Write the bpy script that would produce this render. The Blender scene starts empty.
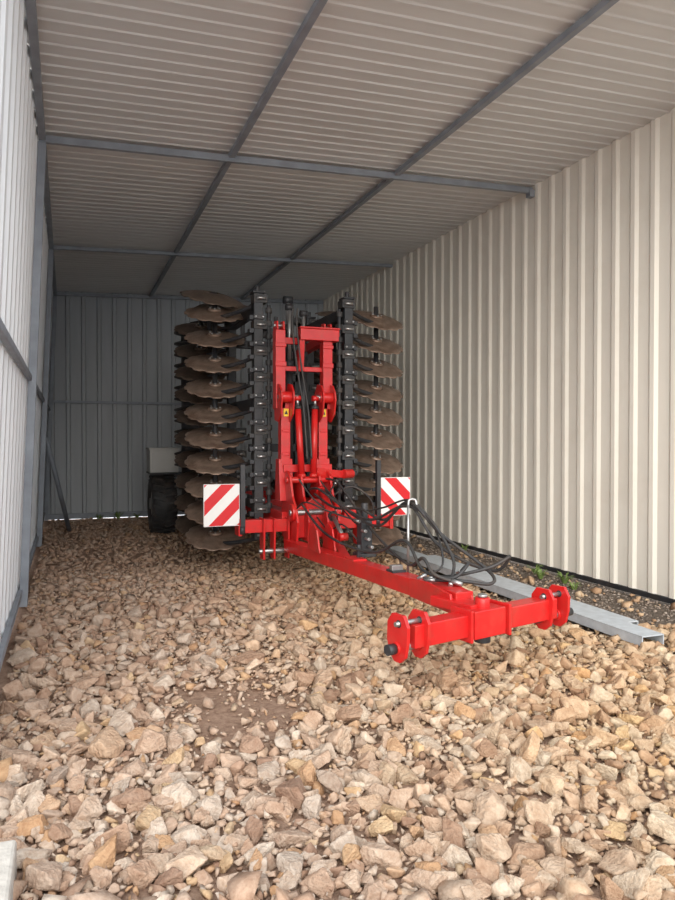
import bpy, bmesh, math, random
import numpy as np
from mathutils import Vector, Matrix, Euler, noise
random.seed(7); np.random.seed(7)
scene=bpy.context.scene
scene.view_settings.view_transform='Standard'
COL=scene.collection
# ------------------------------------------------------------ materials
def nmat(name, col, rough=0.5, metal=0.0, var=0.12, vscale=6.0, bump=0.0, bscale=40.0, stretch=None, spec=0.5, dirt=None, dirtamt=0.5, dscale=5.0, coat=0.0):
    m=bpy.data.materials.new(name); m.use_nodes=True
    nt=m.node_tree; N=nt.nodes; L=nt.links
    b=N['Principled BSDF']
    b.inputs['Roughness'].default_value=rough; b.inputs['Metallic'].default_value=metal
    b.inputs['Specular IOR Level'].default_value=spec
    b.inputs['Coat Weight'].default_value=coat
    tc=N.new('ShaderNodeTexCoord'); mp=N.new('ShaderNodeMapping'); L.new(tc.outputs['Object'],mp.inputs['Vector'])
    if stretch: mp.inputs['Scale'].default_value=stretch
    nz=N.new('ShaderNodeTexNoise'); nz.inputs['Scale'].default_value=vscale; nz.inputs['Detail'].default_value=6
    L.new(mp.outputs[0],nz.inputs['Vector'])
    rp=N.new('ShaderNodeValToRGB'); L.new(nz.outputs['Fac'],rp.inputs['Fac'])
    lo=[max(0,c*(1-var)) for c in col]; hi=[min(1,c*(1+var)) for c in col]
    rp.color_ramp.elements[0].position=.3; rp.color_ramp.elements[0].color=(*lo,1)
    rp.color_ramp.elements[1].position=.7; rp.color_ramp.elements[1].color=(*hi,1)
    out=rp.outputs['Color']
    if dirt:
        n2=N.new('ShaderNodeTexNoise'); n2.inputs['Scale'].default_value=dscale; n2.inputs['Detail'].default_value=8; n2.inputs['Roughness'].default_value=.7
        L.new(tc.outputs['Object'],n2.inputs['Vector'])
        r2=N.new('ShaderNodeValToRGB'); r2.color_ramp.elements[0].position=.48; r2.color_ramp.elements[1].position=.68
        r2.color_ramp.elements[0].color=(0,0,0,1); r2.color_ramp.elements[1].color=(dirtamt,)*3+(1,)
        L.new(n2.outputs['Fac'],r2.inputs['Fac'])
        mx=N.new('ShaderNodeMix'); mx.data_type='RGBA'; L.new(r2.outputs['Color'],mx.inputs[0]); L.new(out,mx.inputs[6]); mx.inputs[7].default_value=(*dirt,1)
        out=mx.outputs[2]
    L.new(out,b.inputs['Base Color'])
    if bump>0:
        n3=N.new('ShaderNodeTexNoise'); n3.inputs['Scale'].default_value=bscale; n3.inputs['Detail'].default_value=5
        L.new(tc.outputs['Object'],n3.inputs['Vector'])
        bp=N.new('ShaderNodeBump'); bp.inputs['Strength'].default_value=bump; bp.inputs['Distance'].default_value=.02
        L.new(n3.outputs['Fac'],bp.inputs['Height']); L.new(bp.outputs['Normal'],b.inputs['Normal'])
    return m
M={}
M['red']=nmat('red_paint',(0.58,0.014,0.014),.36,var=.12,spec=.45,dirt=(.26,.07,.045),dirtamt=.35,dscale=7,coat=.15)
M['black']=nmat('black_paint',(0.026,0.028,0.033),.5,var=.3,dirt=(.12,.09,.07),dirtamt=.3)
M['rubber']=nmat('rubber',(0.035,0.035,0.037),.6,var=.3,dirt=(.15,.11,.08),dirtamt=.4)
M['disc']=nmat('worn_disc_steel',(0.30,0.215,0.165),.4,metal=.4,var=.35,vscale=7,bump=.2,dirt=(.15,.085,.055),dirtamt=.85)
M['discdark']=nmat('dark_disc_steel',(0.15,0.11,0.085),.5,metal=.3,var=.35,vscale=9,bump=.2,dirt=(.07,.04,.028),dirtamt=.8)
M['steel']=nmat('bare_steel',(0.42,0.42,0.42),.35,metal=.8,var=.2)
M['galv']=nmat('galvanised',(0.50,0.55,0.60),.42,metal=.15,var=.12,vscale=14)
M['frame']=nmat('grey_primer_frame',(0.28,0.31,0.355),.5,metal=.1,var=.15)
M['wallr']=nmat('cream_sheet',(0.90,0.86,0.77),.38,metal=.0,var=.04,vscale=2,stretch=(3,3,.3),dirt=(.74,.68,.58),dirtamt=.3,dscale=1.4)
M['walll']=nmat('pale_sheet',(0.86,0.90,0.94),.42,var=.04,vscale=2,stretch=(3,3,.3))
M['wallb']=nmat('shaded_sheet',(0.40,0.43,0.46),.45,var=.08,vscale=2,stretch=(3,3,.3))  # same sheet as the other walls; the dimmer light is painted into this grey
M['ceil']=nmat('roof_sheet',(0.70,0.71,0.71),.36,metal=.0,var=.05,vscale=2,stretch=(.3,3,3))
M['white']=nmat('white_reflective',(0.82,0.82,0.81),.3,var=.02)
M['redsign']=nmat('red_reflective',(0.64,0.012,0.018),.35,var=.05)
M['yellow']=nmat('yellow_label',(0.85,0.58,0.02),.4,var=.03)
M['greybox']=nmat('grey_plastic',(0.50,0.50,0.48),.5,var=.06)
M['leaf']=nmat('leaf',(0.16,0.24,0.06),.6,var=.35,vscale=20)
M['concrete']=nmat('pale_concrete',(0.50,0.47,0.43),.8,var=.12,vscale=20,bump=.3)

def stone_mat(name, objrandom, grey=False):
    m=bpy.data.materials.new(name); m.use_nodes=True
    nt=m.node_tree;N=nt.nodes;L=nt.links;b=N['Principled BSDF']
    b.inputs['Roughness'].default_value=.88; b.inputs['Specular IOR Level'].default_value=.2
    if objrandom:
        s=N.new('ShaderNodeObjectInfo'); src=s.outputs['Random']
    else:
        s=N.new('ShaderNodeAttribute'); s.attribute_name='rnd'; src=s.outputs['Fac']
    rp=N.new('ShaderNodeValToRGB'); cr=rp.color_ramp
    if grey: cols=[(0,(.15,.125,.105)),(.3,(.25,.215,.185)),(.6,(.33,.29,.25)),(.85,(.40,.33,.27)),(1,(.50,.44,.39))]
    else: cols=[(0,(.34,.225,.165)),(.12,(.48,.335,.245)),(.28,(.58,.435,.335)),(.42,(.50,.385,.305)),(.55,(.62,.49,.385)),(.68,(.53,.45,.38)),(.8,(.67,.57,.475)),(.91,(.54,.34,.20)),(.95,(.63,.47,.30)),(1,(.43,.345,.285))]
    while len(cr.elements)<len(cols): cr.elements.new(.5)
    for e,(p,c) in zip(cr.elements,cols): e.position=p; e.color=(*c,1)
    L.new(src,rp.inputs['Fac'])
    tc=N.new('ShaderNodeTexCoord')
    nz=N.new('ShaderNodeTexNoise'); nz.inputs['Scale'].default_value=24 if not objrandom else 2.6; nz.inputs['Detail'].default_value=8; nz.inputs['Roughness'].default_value=.7
    L.new(tc.outputs['Object'],nz.inputs['Vector'])
    r2=N.new('ShaderNodeValToRGB'); r2.color_ramp.elements[0].position=.34; r2.color_ramp.elements[0].color=(.60,.50,.44,1)
    r2.color_ramp.elements[1].position=.64; r2.color_ramp.elements[1].color=(1.0,1,1,1)
    L.new(nz.outputs['Fac'],r2.inputs['Fac'])
    mx=N.new('ShaderNodeMix'); mx.data_type='RGBA'; mx.blend_type='MULTIPLY'; mx.inputs[0].default_value=.85
    L.new(rp.outputs['Color'],mx.inputs[6]); L.new(r2.outputs['Color'],mx.inputs[7])
    out=mx.outputs[2]
    if not grey:
        # stones blend towards brown deeper into the shed and turn yellower towards the right
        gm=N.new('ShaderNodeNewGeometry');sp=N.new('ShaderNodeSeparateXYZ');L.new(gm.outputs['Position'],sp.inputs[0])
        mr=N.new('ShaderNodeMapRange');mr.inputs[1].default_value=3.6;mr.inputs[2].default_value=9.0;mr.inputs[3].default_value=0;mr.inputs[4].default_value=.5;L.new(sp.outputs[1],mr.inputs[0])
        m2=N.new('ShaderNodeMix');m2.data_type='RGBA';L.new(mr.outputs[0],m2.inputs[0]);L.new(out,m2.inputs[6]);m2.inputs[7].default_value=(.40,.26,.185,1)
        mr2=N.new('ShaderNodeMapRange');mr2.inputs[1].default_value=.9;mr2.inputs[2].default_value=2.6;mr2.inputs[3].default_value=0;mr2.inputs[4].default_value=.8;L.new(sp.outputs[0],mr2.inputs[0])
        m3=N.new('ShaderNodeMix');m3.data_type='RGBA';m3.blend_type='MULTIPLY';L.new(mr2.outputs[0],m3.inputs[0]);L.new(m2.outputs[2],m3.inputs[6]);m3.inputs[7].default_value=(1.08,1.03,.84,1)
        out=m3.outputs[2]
    L.new(out,b.inputs['Base Color'])
    n3=N.new('ShaderNodeTexNoise'); n3.inputs['Scale'].default_value=90 if not objrandom else 10; n3.inputs['Detail'].default_value=8
    L.new(tc.outputs['Object'],n3.inputs['Vector'])
    bp=N.new('ShaderNodeBump'); bp.inputs['Strength'].default_value=.5; bp.inputs['Distance'].default_value=.008 if not objrandom else .05
    L.new(n3.outputs['Fac'],bp.inputs['Height']); L.new(bp.outputs['Normal'],b.inputs['Normal'])
    return m
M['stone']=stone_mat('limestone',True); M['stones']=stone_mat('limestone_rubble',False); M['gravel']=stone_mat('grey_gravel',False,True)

# ------------------------------------------------------------ geometry builder
class G:
    def __init__(s): s.bm=bmesh.new(); s.mats=[]; 
    def mi(s,m):
        if m not in s.mats: s.mats.append(m)
        return s.mats.index(m)
    def _mark(s,faces,m,smooth=False):
        i=s.mi(m)
        for f in faces: f.material_index=i; f.smooth=smooth
    def poly(s,pts,m):
        vs=[s.bm.verts.new(p) for p in pts]; f=s.bm.faces.new(vs); s._mark([f],m); return f
    def beam(s,p1,p2,w,h,m,w2=None,h2=None,up=(0,0,1)):
        p1=Vector(p1);p2=Vector(p2);d=(p2-p1).normalized();u=Vector(up)
        if abs(d.dot(u))>.95: u=Vector((0,1,0))
        r=d.cross(u).normalized();u=r.cross(d).normalized()
        w2=w if w2 is None else w2;h2=h if h2 is None else h2
        v=[]
        for p,a,b in((p1,w,h),(p2,w2,h2)):
            for sx,sy in((-1,-1),(1,-1),(1,1),(-1,1)): v.append(s.bm.verts.new(p+r*sx*a/2+u*sy*b/2))
        fs=[s.bm.faces.new([v[i] for i in q]) for q in((3,2,1,0),(4,5,6,7),(0,1,5,4),(1,2,6,5),(2,3,7,6),(3,0,4,7))]
        s._mark(fs,m)
    def box(s,c,d,m): s.beam((c[0]-d[0]/2,c[1],c[2]),(c[0]+d[0]/2,c[1],c[2]),d[1],d[2],m)
    def cyl(s,p1,p2,r,m,r2=None,n=16,cap=True):
        p1=Vector(p1);p2=Vector(p2);d=(p2-p1).normalized();u=Vector((0,0,1)) if abs(d.z)<.95 else Vector((0,1,0))
        a=d.cross(u).normalized();b=a.cross(d).normalized();r2=r if r2 is None else r2
        A=[];B=[]
        for i in range(n):
            t=2*math.pi*i/n;o=a*math.cos(t)+b*math.sin(t)
            A.append(s.bm.verts.new(p1+o*r));B.append(s.bm.verts.new(p2+o*r2))
        fs=[s.bm.faces.new((A[i],B[i],B[(i+1)%n],A[(i+1)%n])) for i in range(n)]
        s._mark(fs,m,True)
        if cap: s._mark([s.bm.faces.new(A),s.bm.faces.new(B[::-1])],m)
    def prism(s,pts,c,ax,side,t,m):
        c=Vector(c);ax=Vector(ax);side=Vector(side);z=Vector((0,0,1));n=len(pts)
        a=[s.bm.verts.new(c-ax*t/2+side*p[0]+z*p[1]) for p in pts];b=[s.bm.verts.new(c+ax*t/2+side*p[0]+z*p[1]) for p in pts]
        fs=[s.bm.faces.new(a[::-1]),s.bm.faces.new(b)]+[s.bm.faces.new((a[i],a[(i+1)%n],b[(i+1)%n],b[i])) for i in range(n)]
        s._mark(fs,m)
    def plate(s,pts,t,m,off=(0,0,0),axis='x'):
        if axis=='x': s.prism(pts,off,(1,0,0),(0,1,0),t,m)
        else: s.prism(pts,off,(0,1,0),(1,0,0),t,m)
    def lathe(s,prof,c,axis,m,n=32):
        c=Vector(c);d=Vector(axis).normalized();u=Vector((0,0,1)) if abs(d.z)<.95 else Vector((0,1,0))
        a=d.cross(u).normalized();b=a.cross(d).normalized();R=[]
        for i in range(n):
            t=2*math.pi*i/n;o=a*math.cos(t)+b*math.sin(t)
            R.append([s.bm.verts.new(c+o*r+d*z) for r,z in prof])
        fs=[]
        for i in range(n):
            for j in range(len(prof)-1): fs.append(s.bm.faces.new((R[i][j],R[(i+1)%n][j],R[(i+1)%n][j+1],R[i][j+1])))
        s._mark(fs,m,True)
    def tube(s,pts,r,m,n=8,res=8):
        P=[Vector(p) for p in pts];Q=[]
        for i in range(len(P)-1):
            p0=P[max(i-1,0)];p1=P[i];p2=P[i+1];p3=P[min(i+2,len(P)-1)]
            for k in range(res):
                t=k/res;Q.append(.5*((2*p1)+(p2-p0)*t+(2*p0-5*p1+4*p2-p3)*t*t+(3*p1-p0-3*p2+p3)*t**3))
        Q.append(P[-1]);rings=[];prev=None
        for i,q in enumerate(Q):
            d=(Q[min(i+1,len(Q)-1)]-Q[max(i-1,0)]).normalized()
            if prev is None:
                u=Vector((0,0,1)) if abs(d.z)<.9 else Vector((0,1,0)); a=d.cross(u).normalized()
            else: a=(prev-d*prev.dot(d)).normalized()
            prev=a;b=a.cross(d)
            rings.append([s.bm.verts.new(q+(a*math.cos(2*math.pi*k/n)+b*math.sin(2*math.pi*k/n))*r) for k in range(n)])
        fs=[]
        for i in range(len(rings)-1):
            for k in range(n): fs.append(s.bm.faces.new((rings[i][k],rings[i][(k+1)%n],rings[i+1][(k+1)%n],rings[i+1][k])))
        fs+= [s.bm.faces.new(rings[0]),s.bm.faces.new(rings[-1][::-1])]
        s._mark(fs,m,True)
WO={}
def make(g,name,origin=(0,0,0),parent=None,bevel=0,label=None,category=None,kind=None,group=None,solid=0):
    o=Vector(origin)
    bmesh.ops.translate(g.bm,verts=g.bm.verts,vec=-o)
    bmesh.ops.recalc_face_normals(g.bm,faces=g.bm.faces)
    me=bpy.data.meshes.new(name);g.bm.to_mesh(me);g.bm.free()
    for m in g.mats: me.materials.append(M[m])
    ob=bpy.data.objects.new(name,me);COL.objects.link(ob)
    WO[ob.name]=o
    if parent: ob.parent=parent; ob.location=o-WO[parent.name]
    else: ob.location=o
    if solid:
        md=ob.modifiers.new('s','SOLIDIFY');md.thickness=solid
    if bevel:
        md=ob.modifiers.new('b','BEVEL');md.width=bevel;md.segments=2;md.limit_method='ANGLE';md.angle_limit=.7
    if label: ob['label']=label
    if category: ob['category']=category
    if kind: ob['kind']=kind
    if group: ob['group']=group
    return ob
def empty(name,loc,label,category,group=None):
    e=bpy.data.objects.new(name,None);e.empty_display_size=.2;COL.objects.link(e);e.location=loc;WO[e.name]=Vector(loc)
    e['label']=label;e['category']=category
    if group:e['group']=group
    return e

# ------------------------------------------------------------ shed
XL0,XL1,XR=-0.45,-0.25,5.15
ZL,ZR=4.28,4.50
Y0,Y1=3.15,14.2
def sheet(name,p0,u,ulen,v,nrm,pitch,flat,slope,depth,m,label):
    p0=Vector(p0);u=Vector(u).normalized();v=Vector(v);n=Vector(nrm).normalized()
    prof=[];x=0
    while x<ulen:
        prof+= [(x,0),(x+flat,0),(x+flat+slope,depth),(x+pitch-slope,depth)]
        x+=pitch
    prof=[(a,b) for a,b in prof if a<=ulen]+[(ulen,0)]
    g=G();A=[g.bm.verts.new(p0+u*a+n*b) for a,b in prof];B=[g.bm.verts.new(p0+u*a+n*b+v) for a,b in prof]
    fs=[g.bm.faces.new((A[i],A[i+1],B[i+1],B[i])) for i in range(len(prof)-1)]
    g._mark(fs,m)
    ob=make(g,name,origin=p0,kind='structure',label=label)
    return ob
sheet('wall_left',(XL0,Y0,0),(0,1,0),Y1-Y0,(XL1-XL0,0,ZL),(1,0,0),.34,.22,.025,.018,'walll','pale ribbed metal sheet wall of the shed')
sheet('wall_right',(XR,Y0,0.0),(0,1,0),Y1-Y0,(0,0,ZR),(-1,0,0),.25,.13,.035,.020,'wallr','cream ribbed metal sheet wall of the shed')
sheet('wall_back',(XL0-.05,Y1,0),(1,0,0),XR-XL0+.1,(0,0,4.55),(0,-1,0),.28,.19,.018,.035,'wallb','ribbed metal sheet end wall of the shed, shade painted into its grey')
sheet('ceiling',(XL0,Y0,ZL),(0,1,0),Y1-Y0+.05,(XR-XL0,0,ZR-ZL),(0,0,-1),.15,.105,.014,.009,'ceil','ribbed metal sheet roof underside')
TR=[0]
def trim(p1,p2,w,h,m='frame',label='grey painted steel frame member of the shed',up=(0,0,1)):
    TR[0]+=1;g=G();g.beam(p1,p2,w,h,m,up=up);return make(g,'trim_%d'%TR[0],origin=p1,bevel=.004,kind='structure',label=label)
def zc(x): return ZL+(ZR-ZL)*(x-XL0)/(XR-XL0)
def xl(z): return XL0+(XL1-XL0)*z/ZL
for x in(1.53,3.34): trim((x,Y0,zc(x)-.045),(x,Y1,zc(x)-.045),.055,.05,label='grey steel roof purlin')
trim((XL1+.05,Y0,ZL-.05),(XL1+.05,Y1,ZL-.05),.06,.06,label='grey steel eaves rail')
for y in(Y0+.05,6.9,10.7,14.1):
    hh=.065 if y<8 else .05
    trim((XL1+.02,y,zc(XL1)-.07),(XR-.04,y,zc(XR)-.07),.05,hh,label='grey steel roof cross beam')
    if y>4: trim((XL0+.07,y,0),(XL1+.05,y,ZL-.1),.07,.09,label='grey steel wall post')
g=G();g.box((XR-.06,6.9,zc(XR)-.11),(.07,.08,.08),'frame');TR[0]+=1;make(g,'trim_%d'%TR[0],origin=(XR-.07,6.9,zc(XR)-.14),kind='structure',bevel=.004,label='dark beam end bracket')
for z in(.13,2.06): trim((xl(z)+.04,Y0,z),(xl(z)+.04,Y1,z),.04,.05,label='grey steel wall rail')
trim((XL0,Y1-.05,2.22),(XR,Y1-.05,2.22),.05,.05,label='grey steel wall rail')
trim((XR-.015,Y0,.03),(XR-.015,Y1,.03),.03,.05,'black',label='dark strip standing in for the shadow line under the sheet wall')  # black strip added to draw the shadow gap along the wall foot
trim((XL0,Y1-.05,.06),(XR,Y1-.05,.06),.05,.1,label='grey steel wall base rail')

# ------------------------------------------------------------ floor
def gz(x,y): 
    return .035*noise.noise(Vector((x*.7,y*.7,0)))-.015
g=G();nx,ny=130,200
xs=np.linspace(-7,12,nx);ys=np.concatenate([np.linspace(-12,0,30),np.linspace(0.1,14.3,170)])
V=[[g.bm.verts.new((x,y,gz(x,y)+.01*noise.noise(Vector((x*6,y*6,3))))) for x in xs] for y in ys]
fs=[g.bm.faces.new((V[j][i],V[j][i+1],V[j+1][i+1],V[j+1][i])) for j in range(ny-1) for i in range(nx-1)]
def floor_mat():
    m=bpy.data.materials.new('dirt');m.use_nodes=True;nt=m.node_tree;N=nt.nodes;L=nt.links;b=N['Principled BSDF'];b.inputs['Roughness'].default_value=.95;b.inputs['Specular IOR Level'].default_value=.1
    tc=N.new('ShaderNodeTexCoord')
    n=N.new('ShaderNodeTexNoise');n.inputs['Scale'].default_value=30;n.inputs['Detail'].default_value=10;n.inputs['Roughness'].default_value=.75;L.new(tc.outputs['Object'],n.inputs['Vector'])
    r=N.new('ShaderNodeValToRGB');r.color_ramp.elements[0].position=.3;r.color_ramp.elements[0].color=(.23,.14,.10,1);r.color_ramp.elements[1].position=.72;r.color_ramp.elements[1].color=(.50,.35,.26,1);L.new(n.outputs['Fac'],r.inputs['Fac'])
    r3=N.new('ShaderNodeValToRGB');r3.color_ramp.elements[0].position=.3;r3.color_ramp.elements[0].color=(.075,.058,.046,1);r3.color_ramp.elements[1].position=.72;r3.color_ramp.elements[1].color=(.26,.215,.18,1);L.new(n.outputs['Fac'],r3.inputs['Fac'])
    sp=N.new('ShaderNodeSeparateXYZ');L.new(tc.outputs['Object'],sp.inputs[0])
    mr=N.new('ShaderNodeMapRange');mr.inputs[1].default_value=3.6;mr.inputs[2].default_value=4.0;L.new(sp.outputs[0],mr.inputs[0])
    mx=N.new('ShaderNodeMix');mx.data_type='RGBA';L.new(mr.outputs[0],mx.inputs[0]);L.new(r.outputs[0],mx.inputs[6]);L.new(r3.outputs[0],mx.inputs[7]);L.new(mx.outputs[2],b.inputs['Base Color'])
    bp=N.new('ShaderNodeBump');bp.inputs['Strength'].default_value=.8;bp.inputs['Distance'].default_value=.03
    L.new(n.outputs['Fac'],bp.inputs['Height']);L.new(bp.outputs['Normal'],b.inputs['Normal']);return m
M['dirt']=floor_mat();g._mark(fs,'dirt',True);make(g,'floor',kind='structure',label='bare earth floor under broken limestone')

# ------------------------------------------------------------ stones
def ico(sub):
    bm=bmesh.new();bmesh.ops.create_icosphere(bm,subdivisions=sub,radius=1);bm.verts.index_update()
    v=np.array([x.co[:] for x in bm.verts]);f=np.array([[x.index for x in q.verts] for q in bm.faces]);bm.free()
    v/=np.linalg.norm(v,axis=1)[:,None];return v,f
ICO={k:ico(k) for k in(4,5)}
def rock(seed,sub,k=130):
    r=np.random.RandomState(seed);D,F=ICO[sub]
    ex=np.array([1,r.uniform(.5,.92),r.uniform(.36,.68)])*.5
    n=r.normal(size=(r.randint(7,12),3));n/=np.linalg.norm(n,axis=1)[:,None]
    n=np.concatenate([n,np.array([[1,0,0],[-1,0,0],[0,1,0],[0,-1,0],[0,0,1],[0,0,-1]])+r.normal(0,.28,(6,3))]);n/=np.linalg.norm(n,axis=1)[:,None]
    d=np.linalg.norm(n*ex,axis=1)*r.uniform(.55,.98,len(n))
    dt=D@n.T;rr=np.where(dt>1e-3,d[None,:]/np.maximum(dt,1e-3),5)
    rad=-np.log(np.exp(-k*(rr-rr.min(1)[:,None])).sum(1))/k+rr.min(1)
    rad=np.minimum(rad,.72)
    V=D*rad[:,None]
    add=np.array([.030*noise.noise(Vector(v*4)+Vector((seed,0,0)))+.018*noise.noise(Vector(v*11)+Vector((0,seed,0)))+.008*noise.noise(Vector(v*28)) for v in V])
    return V+D*add[:,None],F
def hull(seed,npts):
    r=random.Random(seed);bm=bmesh.new();ex=Vector((1,r.uniform(.5,.92),r.uniform(.38,.68)))
    for i in range(npts):
        v=Vector((r.gauss(0,1),r.gauss(0,1),r.gauss(0,1))).normalized();mm=max(map(abs,v));v=v*(.45+.55/mm)*r.uniform(.85,1.1)
        bm.verts.new((v.x*ex.x*.5,v.y*ex.y*.5,v.z*ex.z*.5))
    res=bmesh.ops.convex_hull(bm,input=bm.verts)
    bmesh.ops.delete(bm,geom=[e for e in res['geom_interior'] if isinstance(e,bmesh.types.BMVert)],context='VERTS')
    bmesh.ops.triangulate(bm,faces=bm.faces);bm.verts.index_update()
    o=(np.array([v.co[:] for v in bm.verts]),np.array([[v.index for v in f.verts] for f in bm.faces]));bm.free();return o
FY=21.09*math.pi/180;sn,cs=math.sin(FY),math.cos(FY)
def inview(x,y,z=0,mg=30):
    d=sn*x+cs*y;l=cs*x-sn*y
    if d<.5:return False,d
    px=337.5+700*l/d;py=440+700*(1.5-z)/d
    return (-mg<px<675+mg and py<900+mg),d
rng=np.random.RandomState(3)
stones=[]
def bare(x,y):
    q=((x-.86)/.30)**2+((y-3.86)/.42)**2+.9*noise.noise(Vector((x*5,y*5,9)))
    return math.exp(-max(q,0))
def scatter(step,smin,smax,pw,x0,x1,y0,y1,lift,prob):
    y=y0
    while y<y1:
        x=x0
        while x<x1:
            px=x+rng.uniform(-.45,.45)*step;py=y+rng.uniform(-.45,.45)*step
            s=smin+(smax-smin)*rng.rand()**pw
            if px>XL0+.1 and px<5.05 and py<14.05 or py<2.9:
                b=bare(px,py)
                edge=max(0,min(1,(px-3.55-.3*noise.noise(Vector((px,py,0))*1.5))/.35)) if py>4.3 else max(0,min(1,(px-4.5)/.3))*.6
                if rng.rand()<prob*(1-.8*b)*(1-edge*.95): stones.append((px,py,s*(1-.55*b),lift))
            x+=step
        y+=step
scatter(.080,.075,.15,2.2,-.6,5.1,1.2,8.0,.0,1)
scatter(.085,.055,.12,1.8,-.6,5.1,8.0,14.1,.0,.98)
scatter(.040,.020,.06,1.2,-.6,5.1,1.2,8.5,.010,.95)
scatter(.13,.10,.20,2.4,-.6,5.1,1.2,6.5,.016,.55)
vis=[];key={}
for i,(x,y,s,l) in enumerate(stones):
    ok,d=inview(x,y,mg=0)
    if ok: vis.append((s/d,i));key[i]=s/d
vis.sort(reverse=True);ind=set(i for _,i in vis[:300])
fineM=[]
for k in range(20):
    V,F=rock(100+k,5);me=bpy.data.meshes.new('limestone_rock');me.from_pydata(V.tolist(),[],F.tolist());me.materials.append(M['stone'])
    me.polygons.foreach_set('use_smooth',[True]*len(me.polygons));fineM.append(me)
mid=[rock(500+k,4,150) for k in range(16)]
low=[hull(300+k,9+k%4) for k in range(32)]
def mkstuff(lst,name,mat,label,cat,group):
    Vs=[];Fs=[];Rn=[];off=0;mids=set(sorted(range(len(lst)),key=lambda i:-lst[i][4])[:1100]) if name=='limestone_rubble' else set()
    for j,(x,y,s,l,q) in enumerate(lst):
        lv=mid if j in mids else low
        v,f=lv[rng.randint(len(lv))]
        R=np.array(Euler((rng.normal(0,.35),rng.normal(0,.35),rng.uniform(0,6.283))).to_matrix())
        w=(v*s)@R.T;w[:,0]+=x;w[:,1]+=y;w[:,2]+=gz(x,y)+s*.15+l
        Vs.append(w);Fs.append(f+off);off+=len(v);Rn.append(np.full(len(v),rng.rand()))
    Vs=np.concatenate(Vs);Fs=np.concatenate(Fs);Rn=np.concatenate(Rn)
    me=bpy.data.meshes.new(name);me.vertices.add(len(Vs));me.vertices.foreach_set('co',Vs.astype(np.float32).ravel())
    me.loops.add(Fs.size);me.loops.foreach_set('vertex_index',Fs.astype(np.int32).ravel())
    me.polygons.add(len(Fs));me.polygons.foreach_set('loop_start',np.arange(0,Fs.size,3,dtype=np.int32))
    me.update(calc_edges=True)
    at=me.attributes.new('rnd','FLOAT','POINT');at.data.foreach_set('value',Rn.astype(np.float32))
    me.materials.append(mat);ob=bpy.data.objects.new(name,me);COL.objects.link(ob)
    ob['label']=label;ob['category']=cat;ob['kind']='stuff';ob['group']=group
    return ob
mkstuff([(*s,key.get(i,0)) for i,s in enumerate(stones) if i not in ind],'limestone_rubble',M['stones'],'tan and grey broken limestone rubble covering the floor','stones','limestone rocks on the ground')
for i in sorted(ind):
    x,y,s,l=stones[i];r=random.Random(i)
    ob=bpy.data.objects.new('limestone_rock',fineM[r.randrange(len(fineM))]);COL.objects.link(ob)
    ob.location=(x,y,gz(x,y)+s*.15+l);ob.scale=(s,s,s);ob.rotation_euler=(r.gauss(0,.3),r.gauss(0,.3),r.uniform(0,6.28))
    ob['label']='angular tan limestone rock lying among rubble';ob['category']='rock';ob['group']='limestone rocks on the ground'
gr=[]
for _ in range(10000):
    x=rng.uniform(3.5,5.12);y=rng.uniform(3.2,14)
    if x<3.8 and rng.rand()<.6:continue
    gr.append((x,y,rng.uniform(.012,.045),-.002,0))
mkstuff(gr,'gravel',M['gravel'],'fine grey gravel beside the sheet wall','gravel','fine gravel on the ground')

# ------------------------------------------------------------ disc harrow
H=empty('disc_harrow',(2.5,7.6,0),'red folding trailed disc harrow with upright disc gangs and drawbar','farm implement')
g=G()
FYY=7.0
g.beam((1.62,FYY,.62),(3.30,FYY,.62),.13,.13,'red')
for x in(1.62,3.30): g.box((x,FYY,.62),(.04,.18,.18),'red')
for x in(2.15,2.85): g.beam((x,FYY,.66),(x,11.2,.66),.14,.18,'red')
for y in(8.6,10.2,11.2): g.beam((1.95,y,.66),(3.1,y,.66),.14,.16,'red')
for x in(1.86,1.97,2.12): g.plate([(-.08,-.3),(.05,-.3),(.1,.12),(-.1,.12)],.02,'red',(x,FYY-.03,.58))
g.cyl((1.82,FYY-.05,.36),(2.16,FYY-.05,.36),.025,'steel')
for x in(2.9,3.02): g.plate([(-.08,-.2),(.05,-.2),(.1,.12),(-.1,.12)],.02,'red',(x,FYY-.03,.58))
for x in(2.15,2.27,2.47,2.59):
    g.plate([(-.28,-.15),(.22,-.15),(.25,.30),(.16,.52),(.04,.56),(-.06,.50),(-.14,.30),(-.26,.18),(-.32,.05)],.025,'red',(x,FYY-.02,.62))
g.plate([(-.20,-.12),(.20,-.12),(.24,.10),(.12,.26),(-.02,.28),(-.18,.18)],.03,'red',(2.37,FYY-.18,.62),axis='y')
g.cyl((2.12,FYY-.0,1.08),(2.64,FYY-.0,1.08),.035,'red')
g.cyl((2.10,FYY-.2,.76),(2.66,FYY-.2,.76),.030,'steel')
g.lathe([(0,-.02),(.09,-.02),(.09,.02),(0,.02)],(2.13,FYY-.2,.76),(1,0,0),'red',24)
g.lathe([(0,-.02),(.09,-.02),(.09,.02),(0,.02)],(2.61,FYY-.2,.76),(1,0,0),'red',24)
make(g,'main_frame',(2.4,7,.6),H,bevel=.005)
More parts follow.
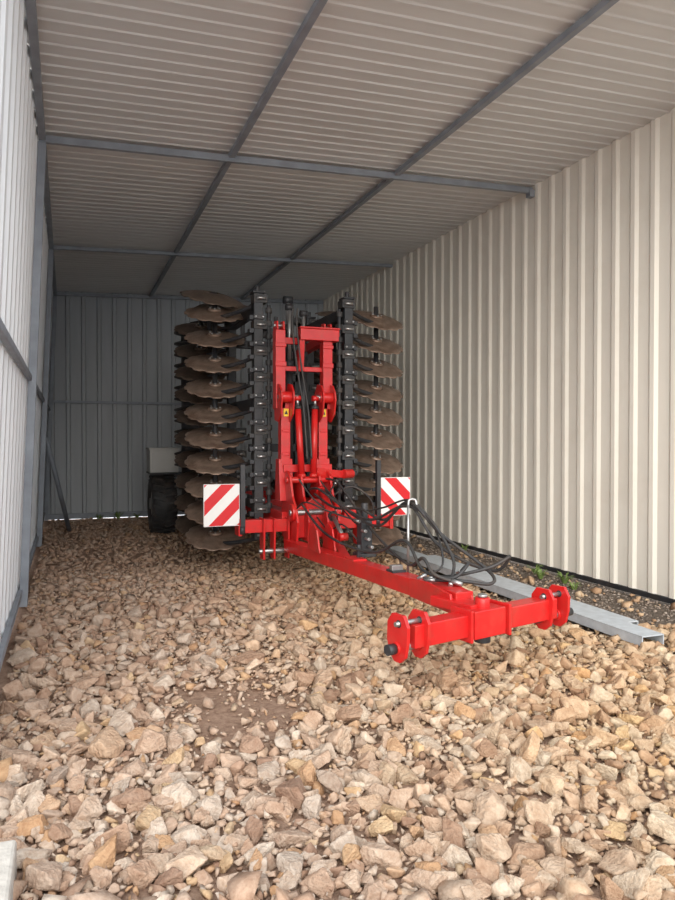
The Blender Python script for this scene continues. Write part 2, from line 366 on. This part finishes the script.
def fcol(x,sx,yy,z1):
    g=G();zm=1.93;z0=.98;xu=x+sx*.055
    g.beam((x,yy,z0),(x,yy,zm),.10,.12,'red')
    g.plate([(-.10,-.12),(.10,-.12),(.07,.32),(-.05,.32)],.15,'red',(x,yy,z0))
    g.beam((xu,yy,zm-.1),(xu,yy,z1),.105,.12,'red')
    for dx in(-.065,.065):
        g.plate([(-.13,-.16),(-.02,-.24),(.1,-.22),(.12,.08),(.04,.17),(-.08,.15),(-.15,.08),(-.17,0)],.018,'red',(x+sx*.02+dx,yy-.05,zm))
    g.lathe([(0.0,-.08),(.058,-.08),(.058,.08),(0,.08)],(x+sx*.02,yy-.11,zm+.02),(1,0,0),'red',24)
    g.cyl((x-.10,yy-.11,zm+.02),(x+.12,yy-.11,zm+.02),.026,'steel')
    for o in(-.035,.035): g.plate([(-.075,0),(.075,0),(.075,.06),(.03,.10),(-.06,.09)],.02,'red',(xu+o,yy,z1))
    g.cyl((xu-.06,yy,z1+.05),(xu+.06,yy,z1+.05),.018,'steel')
    for z in(1.35,1.6): g.box((x,yy-.065,z),(.075,.012,.035),'red')
    g.box((xu,yy-.066,2.3),(.12,.014,.05),'red');g.box((xu,yy-.066,2.5),(.12,.014,.04),'red')
    ob=make(g,'fold_column',(x,yy,z0),H,bevel=.005)
    g=G();g.box((x,yy-.07,1.79),(.055,.006,.08),'yellow');g.poly([(x-.02,yy-.0745,1.77),(x+.02,yy-.0745,1.77),(x,yy-.0745,1.815)],'black')
    make(g,'warning_label',(x,yy-.08,1.78),ob,label='small yellow warning sticker with black triangle')
    return ob
fcol(2.15,-1,7.15,2.66);fcol(2.57,1,7.15,2.66)
g=G();g.beam((2.30,7.1,2.62),(2.73,7.1,2.62),.13,.12,'red')
g.beam((2.29,7.1,2.69),(2.74,7.1,2.69),.16,.018,'red')
g.beam((2.10,7.2,2.56),(2.36,7.2,2.56),.06,.07,'red')
g.beam((2.33,7.1,2.60),(2.33,7.15,2.24),.06,.06,'red')
g.beam((2.12,7.17,2.26),(2.62,7.17,2.26),.05,.05,'red')
g.beam((2.80,7.3,2.7),(2.80,8.8,2.6),.08,.1,'red')
g.beam((2.8,8.7,1.0),(2.8,8.7,2.7),.1,.1,'black')
g.beam((2.15,8.7,2.3),(2.8,8.7,2.3),.1,.1,'black');g.beam((2.15,8.7,1.4),(2.8,8.7,1.4),.1,.1,'black')
make(g,'top_brace',(2.5,7.3,2.6),H,bevel=.005)
g=G();g.beam((2.45,7.0,1.16),(2.86,7.15,1.12),.07,.08,'red');g.cyl((2.8,7.08,1.13),(2.92,7.13,1.13),.05,'red');g.beam((2.12,7.1,1.2),(2.66,7.1,1.2),.08,.08,'red')
make(g,'link_arm',(2.4,7.1,1.1),H,bevel=.005)
def hcyl(p1,p2,r,frac=.6,m='red'):
    p1=Vector(p1);p2=Vector(p2);q=p1.lerp(p2,frac)
    g=G();g.cyl(p1,q,r,m);g.cyl(p1.lerp(p2,-.02),p1.lerp(p2,.03),r*1.25,m);g.cyl(p1.lerp(p2,frac-.04),q,r*1.2,'black')
    o=make(g,'hydraulic_cylinder',p1,H)
    g=G();g.cyl(q,p2,r*.5,'steel');g.cyl(p2-Vector((r,0,0)),p2+Vector((r,0,0)),r*.9,m);make(g,'piston_rod',q,o,label='bright steel piston rod')
hcyl((2.29,6.98,1.12),(2.26,7.04,1.94),.034,.9);hcyl((2.42,6.98,1.12),(2.46,7.04,1.94),.034,.9)
hcyl((2.27,7.35,1.0),(2.27,7.35,2.95),.04,.7,'black')
hcyl((2.45,7.40,1.2),(2.45,7.40,2.9),.04,.75,'black')
hcyl((2.36,7.7,1.2),(2.36,7.7,3.1),.05,.85,'black')
hcyl((2.42,6.75,.98),(2.33,5.9,.62),.04,.6,'red')
DA=Vector((2.12,6.88,.42));DB=Vector((2.31,3.78,.49))
g=G();g.beam(DA,DB,.115,.115,'red',.13,.12)
g.beam((2.62,6.88,.44),DA.lerp(DB,.45),.085,.085,'red')
p=DA.lerp(DB,.27)
for dx in(-.075,.075): g.plate([(-.18,0),(.16,0),(.08,.22),(-.02,.24),(-.1,.2)],.018,'red',(p.x+dx,p.y,p.z+.05))
p=DA.lerp(DB,.9)
for dx in(-.075,.075): g.plate([(-.34,-.06),(.25,-.07),(.25,.06),(0,.08),(-.3,.06)],.018,'red',(p.x+dx,p.y,p.z))
p=DA.lerp(DB,.5);g.box((p.x,p.y,p.z+.065),(.12,.2,.02),'red')
g.cyl((p.x+.03,p.y,p.z+.07),(p.x+.03,p.y,p.z+.18),.018,'black')
p=DA.lerp(DB,.72);g.box((p.x,p.y,p.z+.065),(.11,.12,.02),'black');g.box((p.x,p.y,p.z+.09),(.09,.05,.04),'steel')
make(g,'drawbar',DA,H,bevel=.005)
HA=Vector((1.77,3.49,.41));HB=Vector((2.94,3.76,.41));hd=(HB-HA).normalized();hn=Vector((-hd.y,hd.x,0))
g=G();g.beam(HA,HB,.12,.13,'red')
c=(HA+HB)/2-hd*.02
g.beam(c-hd*.14,c+hd*.12,.155,.165,'red')
for o in(-.17,.15): g.beam(c+hd*o-hd*.010,c+hd*o+hd*.010,.18,.19,'red')
g.beam(c+Vector((0,0,.07))-hd*.03,c+Vector((0,0,.07))+hn*.35-hd*.05,.13,.06,'red')
g.cyl(c+Vector((0,0,.05)),c+Vector((0,0,.14)),.045,'red');g.cyl(c+Vector((0,0,.14)),c+Vector((0,0,.16)),.03,'steel')
g.cyl(c+Vector((0,0,-.13)),c+Vector((0,0,-.06)),.05,'black')
hb=make(g,'hitch_bar',c,H,bevel=.006)
def lug(P,k):
    g=G()
    rp=[(-.085,-.02),(-.06,-.10),(-.02,-.135),(.03,-.135),(.07,-.10),(.09,-.02),(.095,.07),(.06,.13),(-.04,.13),(-.08,.08)]
    for o in(-.075,.075):
        q=P+hd*o
        g.prism(rp,q,hd,-hn,.022,'red')
        g.lathe([(0,-.021),(.036,-.021),(.036,.021),(0,.021)],q+Vector((0,0,-.06)),hd,'red',20)
        g.lathe([(0,-.0135),(.022,-.0135),(.022,.0135),(0,.0135)],q+Vector((0,0,.08))-hn*.02,hd,'black',14)
    o=make(g,'hitch_lug',P,hb,bevel=.002)
    g=G();Z=Vector((0,0,-.06));g.cyl(P-hd*.12+Z,P+hd*.13+Z,.024,'steel');g.cyl(P-hd*.15+Z,P-hd*.10+Z,.030,'black')
    if k: g.cyl(P+hd*.10+Z,P+hd*.21+Z,.036,'black',.026)
    else: g.cyl(P+hd*.10+Z,P+hd*.13+Z,.034,'black',.025)
    Z=Vector((0,0,.08))-(-hn)*0-hn*.02;g.cyl(P-hd*.11+Z,P+hd*.11+Z,.014,'steel')
    make(g,'hitch_pin',P,hb,label='dark steel hitch pin')
lug(HA,0);lug(HB,1)
g=G();g.box((2.42,5.62,.66),(.10,.11,.28),'black');g.cyl((2.42,5.62,.8),(2.42,5.62,.95),.03,'black');g.box((2.42,5.62,.5),(.16,.16,.03),'black');g.box((2.36,5.55,.44),(.05,.05,.16),'black')
for k in range(3): g.cyl((2.40+.03*k-.03,5.55,.72-.07*k),(2.40+.03*k-.03,5.47,.72-.07*k),.015,'steel')
make(g,'valve_block',(2.42,5.62,.5),H,bevel=.004)
g=G();g.cyl((2.33,4.6,.5),(2.33,4.6,1.02),.010,'steel');g.tube([(2.33,4.6,1.02),(2.34,4.6,1.06),(2.38,4.59,1.06),(2.39,4.58,1.02)],.010,'steel');make(g,'hose_holder',(2.33,4.6,.5),H)
hs=[
 [(2.3,6.75,1.0),(2.28,6.4,1.02),(2.32,5.9,.90),(2.34,5.3,.84),(2.36,4.75,1.0),(2.42,4.45,.94),(2.44,4.15,.70),(2.34,4.0,.58)],
 [(2.35,6.75,.95),(2.36,6.2,.86),(2.37,5.6,.90),(2.37,5.1,.86),(2.37,4.66,1.04),(2.46,4.36,.84),(2.64,4.02,.62),(2.58,3.90,.56),(2.40,3.95,.58),(2.26,4.1,.57)],
 [(2.45,6.75,1.0),(2.44,6.3,.90),(2.40,5.8,.82),(2.37,5.2,.80),(2.38,4.7,1.02),(2.48,4.4,.74),(2.72,4.10,.60),(2.76,3.95,.72),(2.62,3.95,.66),(2.42,4.05,.60),(2.3,4.2,.56)],
 [(2.2,6.7,.85),(2.22,6.2,.66),(2.22,5.6,.60),(2.25,5.0,.62),(2.25,4.5,.78),(2.24,4.2,.62),(2.34,3.98,.60),(2.47,4.0,.68),(2.5,4.15,.60)],
 [(2.5,6.8,1.10),(2.50,6.5,1.08),(2.48,6.1,.94),(2.44,5.7,.80),(2.40,5.3,.70),(2.36,4.9,.62),(2.30,4.5,.60),(2.24,4.2,.70),(2.24,4.05,.62),(2.34,3.95,.58)],
 [(2.16,6.75,.8),(2.14,6.4,.90),(2.22,6.0,.85),(2.34,5.62,.8)],
 [(2.42,6.75,1.08),(2.4,6.5,1.0),(2.44,6.0,.78),(2.44,5.65,.7)],
 [(2.44,5.6,.88),(2.42,5.2,.95),(2.38,4.66,1.05),(2.46,4.45,.88),(2.42,4.25,.64),(2.30,4.3,.56)],
 [(2.2,6.8,1.1),(2.3,6.6,.9),(2.45,6.5,.8),(2.5,6.7,.95),(2.6,6.8,1.05)],
 [(2.4,6.8,.7),(2.38,6.4,.62),(2.36,6.0,.72),(2.40,5.7,.6)],
]
for i,h in enumerate(hs):
    g=G();g.tube(h,.0115 if i<5 else .008,'rubber')
    e=Vector(h[-1]);d=(e-Vector(h[-2])).normalized();g.cyl(e-d*.02,e+d*.05,.015,'steel')
    make(g,'hydraulic_hose',h[0],H)
g=G();g.tube([(2.66,7.05,.9),(2.85,6.95,1.0),(3.05,6.9,.85),(3.1,6.95,.6)],.010,'rubber');make(g,'hydraulic_hose',(2.66,7.05,.9),H)
for dx in(0,.05):
    g=G();g.tube([(2.24+dx,7.12,2.9),(2.22+dx,7.08,2.7),(2.26+dx,7.06,2.3),(2.32+dx,7.0,1.8),(2.34+dx,6.95,1.3)],.010,'rubber');make(g,'hydraulic_hose',(2.38,7.1,3.),H)
def board(cx,cy,cz,px,flip):
    g=G();sw=.36;sh=.42;g.box((cx,cy,cz),(sw,.02,sh),'white')
    def clip(poly,a,b,c):
        out=[]
        for i in range(len(poly)):
            p,q=poly[i],poly[(i+1)%len(poly)];fp=a*p[0]+b*p[1]-c;fq=a*q[0]+b*q[1]-c
            if fp<=0: out.append(p)
            if fp*fq<0: t=fp/(fp-fq);out.append((p[0]+(q[0]-p[0])*t,p[1]+(q[1]-p[1])*t))
        return out
    sg=1 if flip else -1
    bw=.10;e=sw/2-.005;eh=sh/2-.005
    for k in(-3,-1,1,3):
        c0=(k-.5)*bw;c1=(k+.5)*bw
        P=[(-e,-eh),(e,-eh),(e,eh),(-e,eh)];r=.7071
        P=clip(P,sg*r,r,c1);P=clip(P,-sg*r,-r,-c0)
        if len(P)>2: g.plate([(cx+x,cz+z) for x,z in P],.003,'redsign',(0,cy-.0115,0),axis='y')
    b=make(g,'warning_board',(cx,cy,cz),H,label='board with red and white diagonal stripes')
    g=G();g.beam((px,cy-.01,cz-.22),(px,cy-.01,cz+.40),.045,.05,'black');g.box(((px+cx)/2,cy+.03,cz+.08),(abs(px-cx)+.1,.02,.04),'black');g.box(((px+cx)/2,cy+.03,cz-.08),(abs(px-cx)+.1,.02,.04),'black')
    g.cyl((px,cy+.0,cz-.22),(px,cy+.0,cz-.3),.03,'black')
    make(g,'board_post',(px,cy,cz-.3),H,label='black steel post')
board(1.43,6.92,.85,1.64,False);board(3.36,6.95,.88,3.15,True)
def notched(g,c,R,tilt,m,rot,depth=.075,nn=12):
    n=nn*8;rad=[.06,.11,.2,R*.78,R*.93,R]
    Mx=Euler(tilt).to_matrix();c=Vector(c);rings=[]
    for j,r in enumerate(rad):
        ring=[]
        for i in range(n):
            t=2*math.pi*i/n+rot;rr=r
            ph=(i%8)/8
            if j==5: rr=r-(.022*max(0,math.cos((ph-.5)*2*math.pi))**.6 if abs(ph-.5)<.25 else 0)
            if j==4: rr=r-(.006 if abs(ph-.5)<.2 else 0)
            z=-depth*(rr/R)**2
            ring.append(g.bm.verts.new(c+Mx@Vector((rr*math.cos(t),rr*math.sin(t),z))))
        rings.append(ring)
    fs=[g.bm.faces.new((rings[j][i],rings[j][(i+1)%n],rings[j+1][(i+1)%n],rings[j+1][i])) for j in range(5) for i in range(n)]
    g._mark(fs,m,True)
disc_cache={}
NZ=10;ZS=.287;ZB=.42
def gang(cx,cy,mx_,my,m,sx,n=NZ,dz=0,t0=20,t1=24):
    g=G()
    g.cyl((cx,cy,ZB-.08+dz),(cx,cy,ZB+ZS*(n-1)+.12+dz),.03,'black')
    for i in range(n):
        z=ZB+ZS*i+dz
        g.cyl((cx,cy,z-.1),(cx,cy,z-.01),.07,'black',.055)
        g.tube([(mx_,my,z+.0),(mx_+(cx-mx_)*.4,my+(cy-my)*.35,z-.06),(mx_+(cx-mx_)*.85,my+(cy-my)*.7,z-.10),(cx,cy,z-.08)],.024,'black',8,5)
        g.box((mx_,my-.0,z+.04),(.15,.15,.09),'rubber')
        g.cyl((mx_-.05,my-.09,z+.04),(mx_+.05,my-.09,z+.04),.016,'steel')
    o=make(g,'disc_gang',(cx,cy,ZB),H)
    for i in range(n):
        z=ZB+ZS*i+dz
        if m not in disc_cache:
            g=G();notched(g,(0,0,0),.35,(0,0,0),m,0,depth=.04)
            g.cyl((0,0,-.005),(0,0,.025),.085,m,.07);
            for k in range(5): g.cyl((.055*math.cos(k*1.2566),.055*math.sin(k*1.2566),.02),(.055*math.cos(k*1.2566),.055*math.sin(k*1.2566),.036),.011,'steel',n=6)
            ob=make(g,'disc',(0,0,0),solid=.010);disc_cache[m]=ob
        else:
            ob=disc_cache[m].copy();COL.objects.link(ob)
        ob.name='disc';ob.parent=o;ob.location=Vector((cx,cy,z))-WO[o.name]
        rr=random.Random(i*7+int(cx*100))
        tl=math.radians(t0+(t1-t0)*i/(n-1))
        Rm=Matrix.Rotation(sx*math.radians(3),3,'Y')@Matrix.Rotation(tl,3,'X')@Matrix.Rotation(rr.uniform(0,6),3,'Z')
        ob.rotation_euler=Rm.to_euler()
    return o
gang(1.60,8.10,1.97,7.5,'disc',-1)
gang(3.52,7.82,2.98,7.45,'disc',1,t0=22,t1=28)
gang(1.66,9.35,2.05,8.8,'discdark',-1)
gang(3.50,9.2,3.05,8.8,'discdark',1)
def wing(x,sx,y1,y2):
    g=G()
    for y in(y1,y2):
        g.beam((x,y,.45),(x,y,3.10),.10,.12,'black')
        g.box((x,y,3.11),(.14,.16,.02),'black');g.cyl((x,y,3.11),(x,y,3.19),.025,'black')
    for z in(.8,1.9,2.95): g.beam((x,y1,z),(x,y2,z),.1,.12,'black')
    g.beam((x,y1+.2,1.1),(x-sx*.28,y1+.1,1.1),.1,.1,'black');g.beam((x,y1+.2,2.7),(x-sx*.28,y1+.1,2.7),.1,.1,'black')
    g.cyl((x-sx*.115,y1-.05,.7),(x-sx*.115,y1-.05,2.98),.020,'black')
    for i in range(16): g.cyl((x-sx*.115,y1-.05,.75+i*.1425),(x-sx*.115,y1-.05,.81+i*.1425),.036,'rubber')
    for i in range(17): g.box((x+sx*.08,y1-.02,.55+i*.1425),(.05,.1,.05),'black')
    for i in range(9):
        z=.60+i*.285;g.box((x,y1-.075,z-.04),(.13,.02,.05),'black');g.cyl((x-.04,y1-.08,z-.04),(x-.04,y1-.10,z-.04),.012,'steel',n=6);g.cyl((x+.04,y1-.08,z-.04),(x+.04,y1-.10,z-.04),.012,'steel',n=6)
    make(g,'wing_frame',(x,y1,.4),H,bevel=.005,label='black folded wing frame standing upright')
wing(1.95,-1,7.5,8.8);wing(2.99,1,7.45,8.8)
for cx,sx in((1.72,-1),(3.5,1)):
    g=G();g.cyl((cx,10.35,.45),(cx,10.35,3.15),.17,'black')
    for i in range(17):
        z=.5+i*.16;g.lathe([(.17,-.04),(.27,-.012),(.27,.012),(.17,.04)],(cx,10.35,z),(0,0,1),'rubber',28)
    for z in(.42,3.18): g.beam((cx,10.35,z),(cx-sx*.5,9.4,z),.1,.08,'black')
    make(g,'packer_roller',(cx,10.35,.4),H)
for (c,t,R) in(((1.62,8.3,3.25),(.38,.1,0),.38),((1.86,8.9,3.26),(.36,-.1,0),.36),((3.35,8.6,3.18),(.3,.1,0),.32)):
    g=G();notched(g,c,R,t,'discdark',.3);g.cyl(c,(c[0],c[1],c[2]-.15),.05,'black');make(g,'edge_disc',c,H,solid=.009,label='dark rusty edge disc')
g=G()
for i in range(7):
    z=2.98+.03*(i%2)
    g.beam((1.7+i*.22,9.0,2.7),(1.7+i*.22,8.95,z+.15),.05,.03,'black')
g.beam((1.65,9.02,2.75),(3.2,9.02,2.75),.1,.1,'black')
make(g,'harrow_bar',(2.4,9,2.7),H,bevel=.004)
def wheel(cx,cy):
    R=.48;w=.38;c=Vector((cx,cy,R+.0))
    g=G();g.cyl(c-Vector((w*.4,0,0)),c+Vector((w*.4,0,0)),.23,'greybox',n=28);g.cyl(c-Vector((w*.5,0,0)),c+Vector((w*.5,0,0)),.09,'steel')
    o=make(g,'wheel',c,H,label='pale grey wheel rim')
    g=G();pr=[(.23,-w*.42),(.3,-w*.5),(.4,-w*.5),(.455,-w*.42),(.46,0),(.455,w*.42),(.4,w*.5),(.3,w*.5),(.23,w*.42)]
    g.lathe(pr,c,(1,0,0),'rubber',40)
    for k in range(22):
        for sd in(-1,1):
            t=2*math.pi*(k+.5*(sd>0))/22;dv=Vector((0,math.cos(t),math.sin(t)));t2=t+.12;dv2=Vector((0,math.cos(t2),math.sin(t2)))
            g.beam(c+dv*.46+Vector((sd*w*.47,0,0)),c+dv2*.465+Vector((sd*.01,0,0)),.035,.035,'rubber',up=dv)
    make(g,'tyre',c,o,label='black lugged rubber tyre')
wheel(1.42,11.55);wheel(3.4,11.55)
g=G();g.cyl((1.42,11.55,.48),(3.4,11.55,.48),.06,'black');g.beam((2.15,11.1,.66),(2.15,11.6,.5),.1,.1,'red');g.beam((2.85,11.1,.66),(2.85,11.6,.5),.1,.1,'red');make(g,'axle',(2.4,11.55,.48),H)
g=G();g.box((1.42,11.5,1.17),(.44,.5,.36),'greybox');g.box((1.42,11.245,1.17),(.36,.01,.27),'greybox');g.box((1.42,11.5,1.36),(.47,.53,.03),'greybox');g.box((1.45,11.5,.975),(.5,.6,.03),'black')
g.beam((1.6,11.5,.97),(2.15,11.5,.7),.06,.06,'black')
make(g,'storage_box',(1.45,11.5,1.0),H,bevel=.01,label='pale grey box above the tyre')

# ------------------------------------------------------------ loose things
def channel(name,p1,p2,w,h,t,label,m='galv'):
    p1=Vector(p1);p2=Vector(p2);d=(p2-p1).normalized();r=d.cross(Vector((0,0,1))).normalized();z=Vector((0,0,1))
    g=G();g.beam(p1+z*h,p2+z*h,w,t,m)
    g.beam(p1-r*(w/2-t/2)+z*(h/2),p2-r*(w/2-t/2)+z*(h/2),t,h,m);g.beam(p1+r*(w/2-t/2)+z*(h/2),p2+r*(w/2-t/2)+z*(h/2),t,h,m)
    return make(g,name,p1,label=label,category='steel profile',group='steel channels on the ground')
channel('steel_channel',(3.90,3.84,.03),(3.97,8.3,.03),.20,.07,.008,'long pale galvanised steel channel lying on gravel')
channel('steel_channel',(4.10,4.25,.03),(4.16,7.6,.03),.13,.05,.008,'shorter galvanised steel channel lying beside another on gravel')
g=G();g.cyl((-.30,11.3,1.55),(.02,12.2,.03),.035,'frame');make(g,'steel_pipe',(.02,12.2,0),label='grey steel pipe leaning against the sheet wall',category='pipe')
g=G();g.box((-.25,2.28,.065),(.16,.7,.13),'concrete');make(g,'concrete_kerb',(-.25,2.28,0),bevel=.012,label='pale concrete kerb block beside the shed entrance',category='kerb')
def weed(x,y,n,hh,seed):
    r=random.Random(seed);g=G()
    for i in range(n):
        a=r.uniform(0,6.28);l=hh*r.uniform(.6,1.2);dx,dy=math.cos(a),math.sin(a);w=.009
        b=Vector((x+dx*.02,y+dy*.02,-.01));m1=b+Vector((dx*l*.35,dy*l*.35,l*.7));e=b+Vector((dx*l*.9,dy*l*.9,l*r.uniform(.5,.95)));s=Vector((-dy,dx,0))*w
        g.poly([b-s*.4,b+s*.4,m1+s,m1-s],'leaf');g.poly([m1-s,m1+s,e],'leaf')
        q=m1+Vector((0,0,.005));s2=s*2.2;u=Vector((dx,dy,.2))*.028
        g.poly([q,q+s2*.8+u*.6,q+u*1.6,q-s2*.8+u*.6],'leaf')
    make(g,'weed',(x,y,0),label='small green weed growing beside the sheet wall',category='plant',group='weeds along the walls')
for i,(x,y,n,h) in enumerate([(4.88,6.0,26,.11),(4.80,6.3,20,.10),(4.95,6.6,14,.09),(4.75,5.7,12,.07),(.55,13.95,20,.12),(.9,14.0,22,.14),(1.25,14.0,14,.1),(5.0,8.2,14,.10)]): weed(x,y,n,h,i)

# ------------------------------------------------------------ camera & light
cam=bpy.data.cameras.new('camera');co=bpy.data.objects.new('camera',cam);COL.objects.link(co)
co.location=(0,0,1.5);co.rotation_euler=(math.radians(90-.82),0,-FY);cam.sensor_fit='VERTICAL';cam.sensor_height=36;cam.lens=28;scene.camera=co
w=bpy.data.worlds.new('sky');scene.world=w;w.use_nodes=True;nt=w.node_tree
bg=nt.nodes['Background'];bg.inputs[0].default_value=(.92,.96,1.0,1);bg.inputs[1].default_value=1.85
s=bpy.data.lights.new('sun','SUN');s.energy=3.5;s.angle=math.radians(60);s.color=(1,.93,.83);so=bpy.data.objects.new('sun',s);COL.objects.link(so)
dr=Vector((.30,.88,-.40));so.rotation_euler=dr.to_track_quat('-Z','Y').to_euler();so.location=(-3,-6,8)
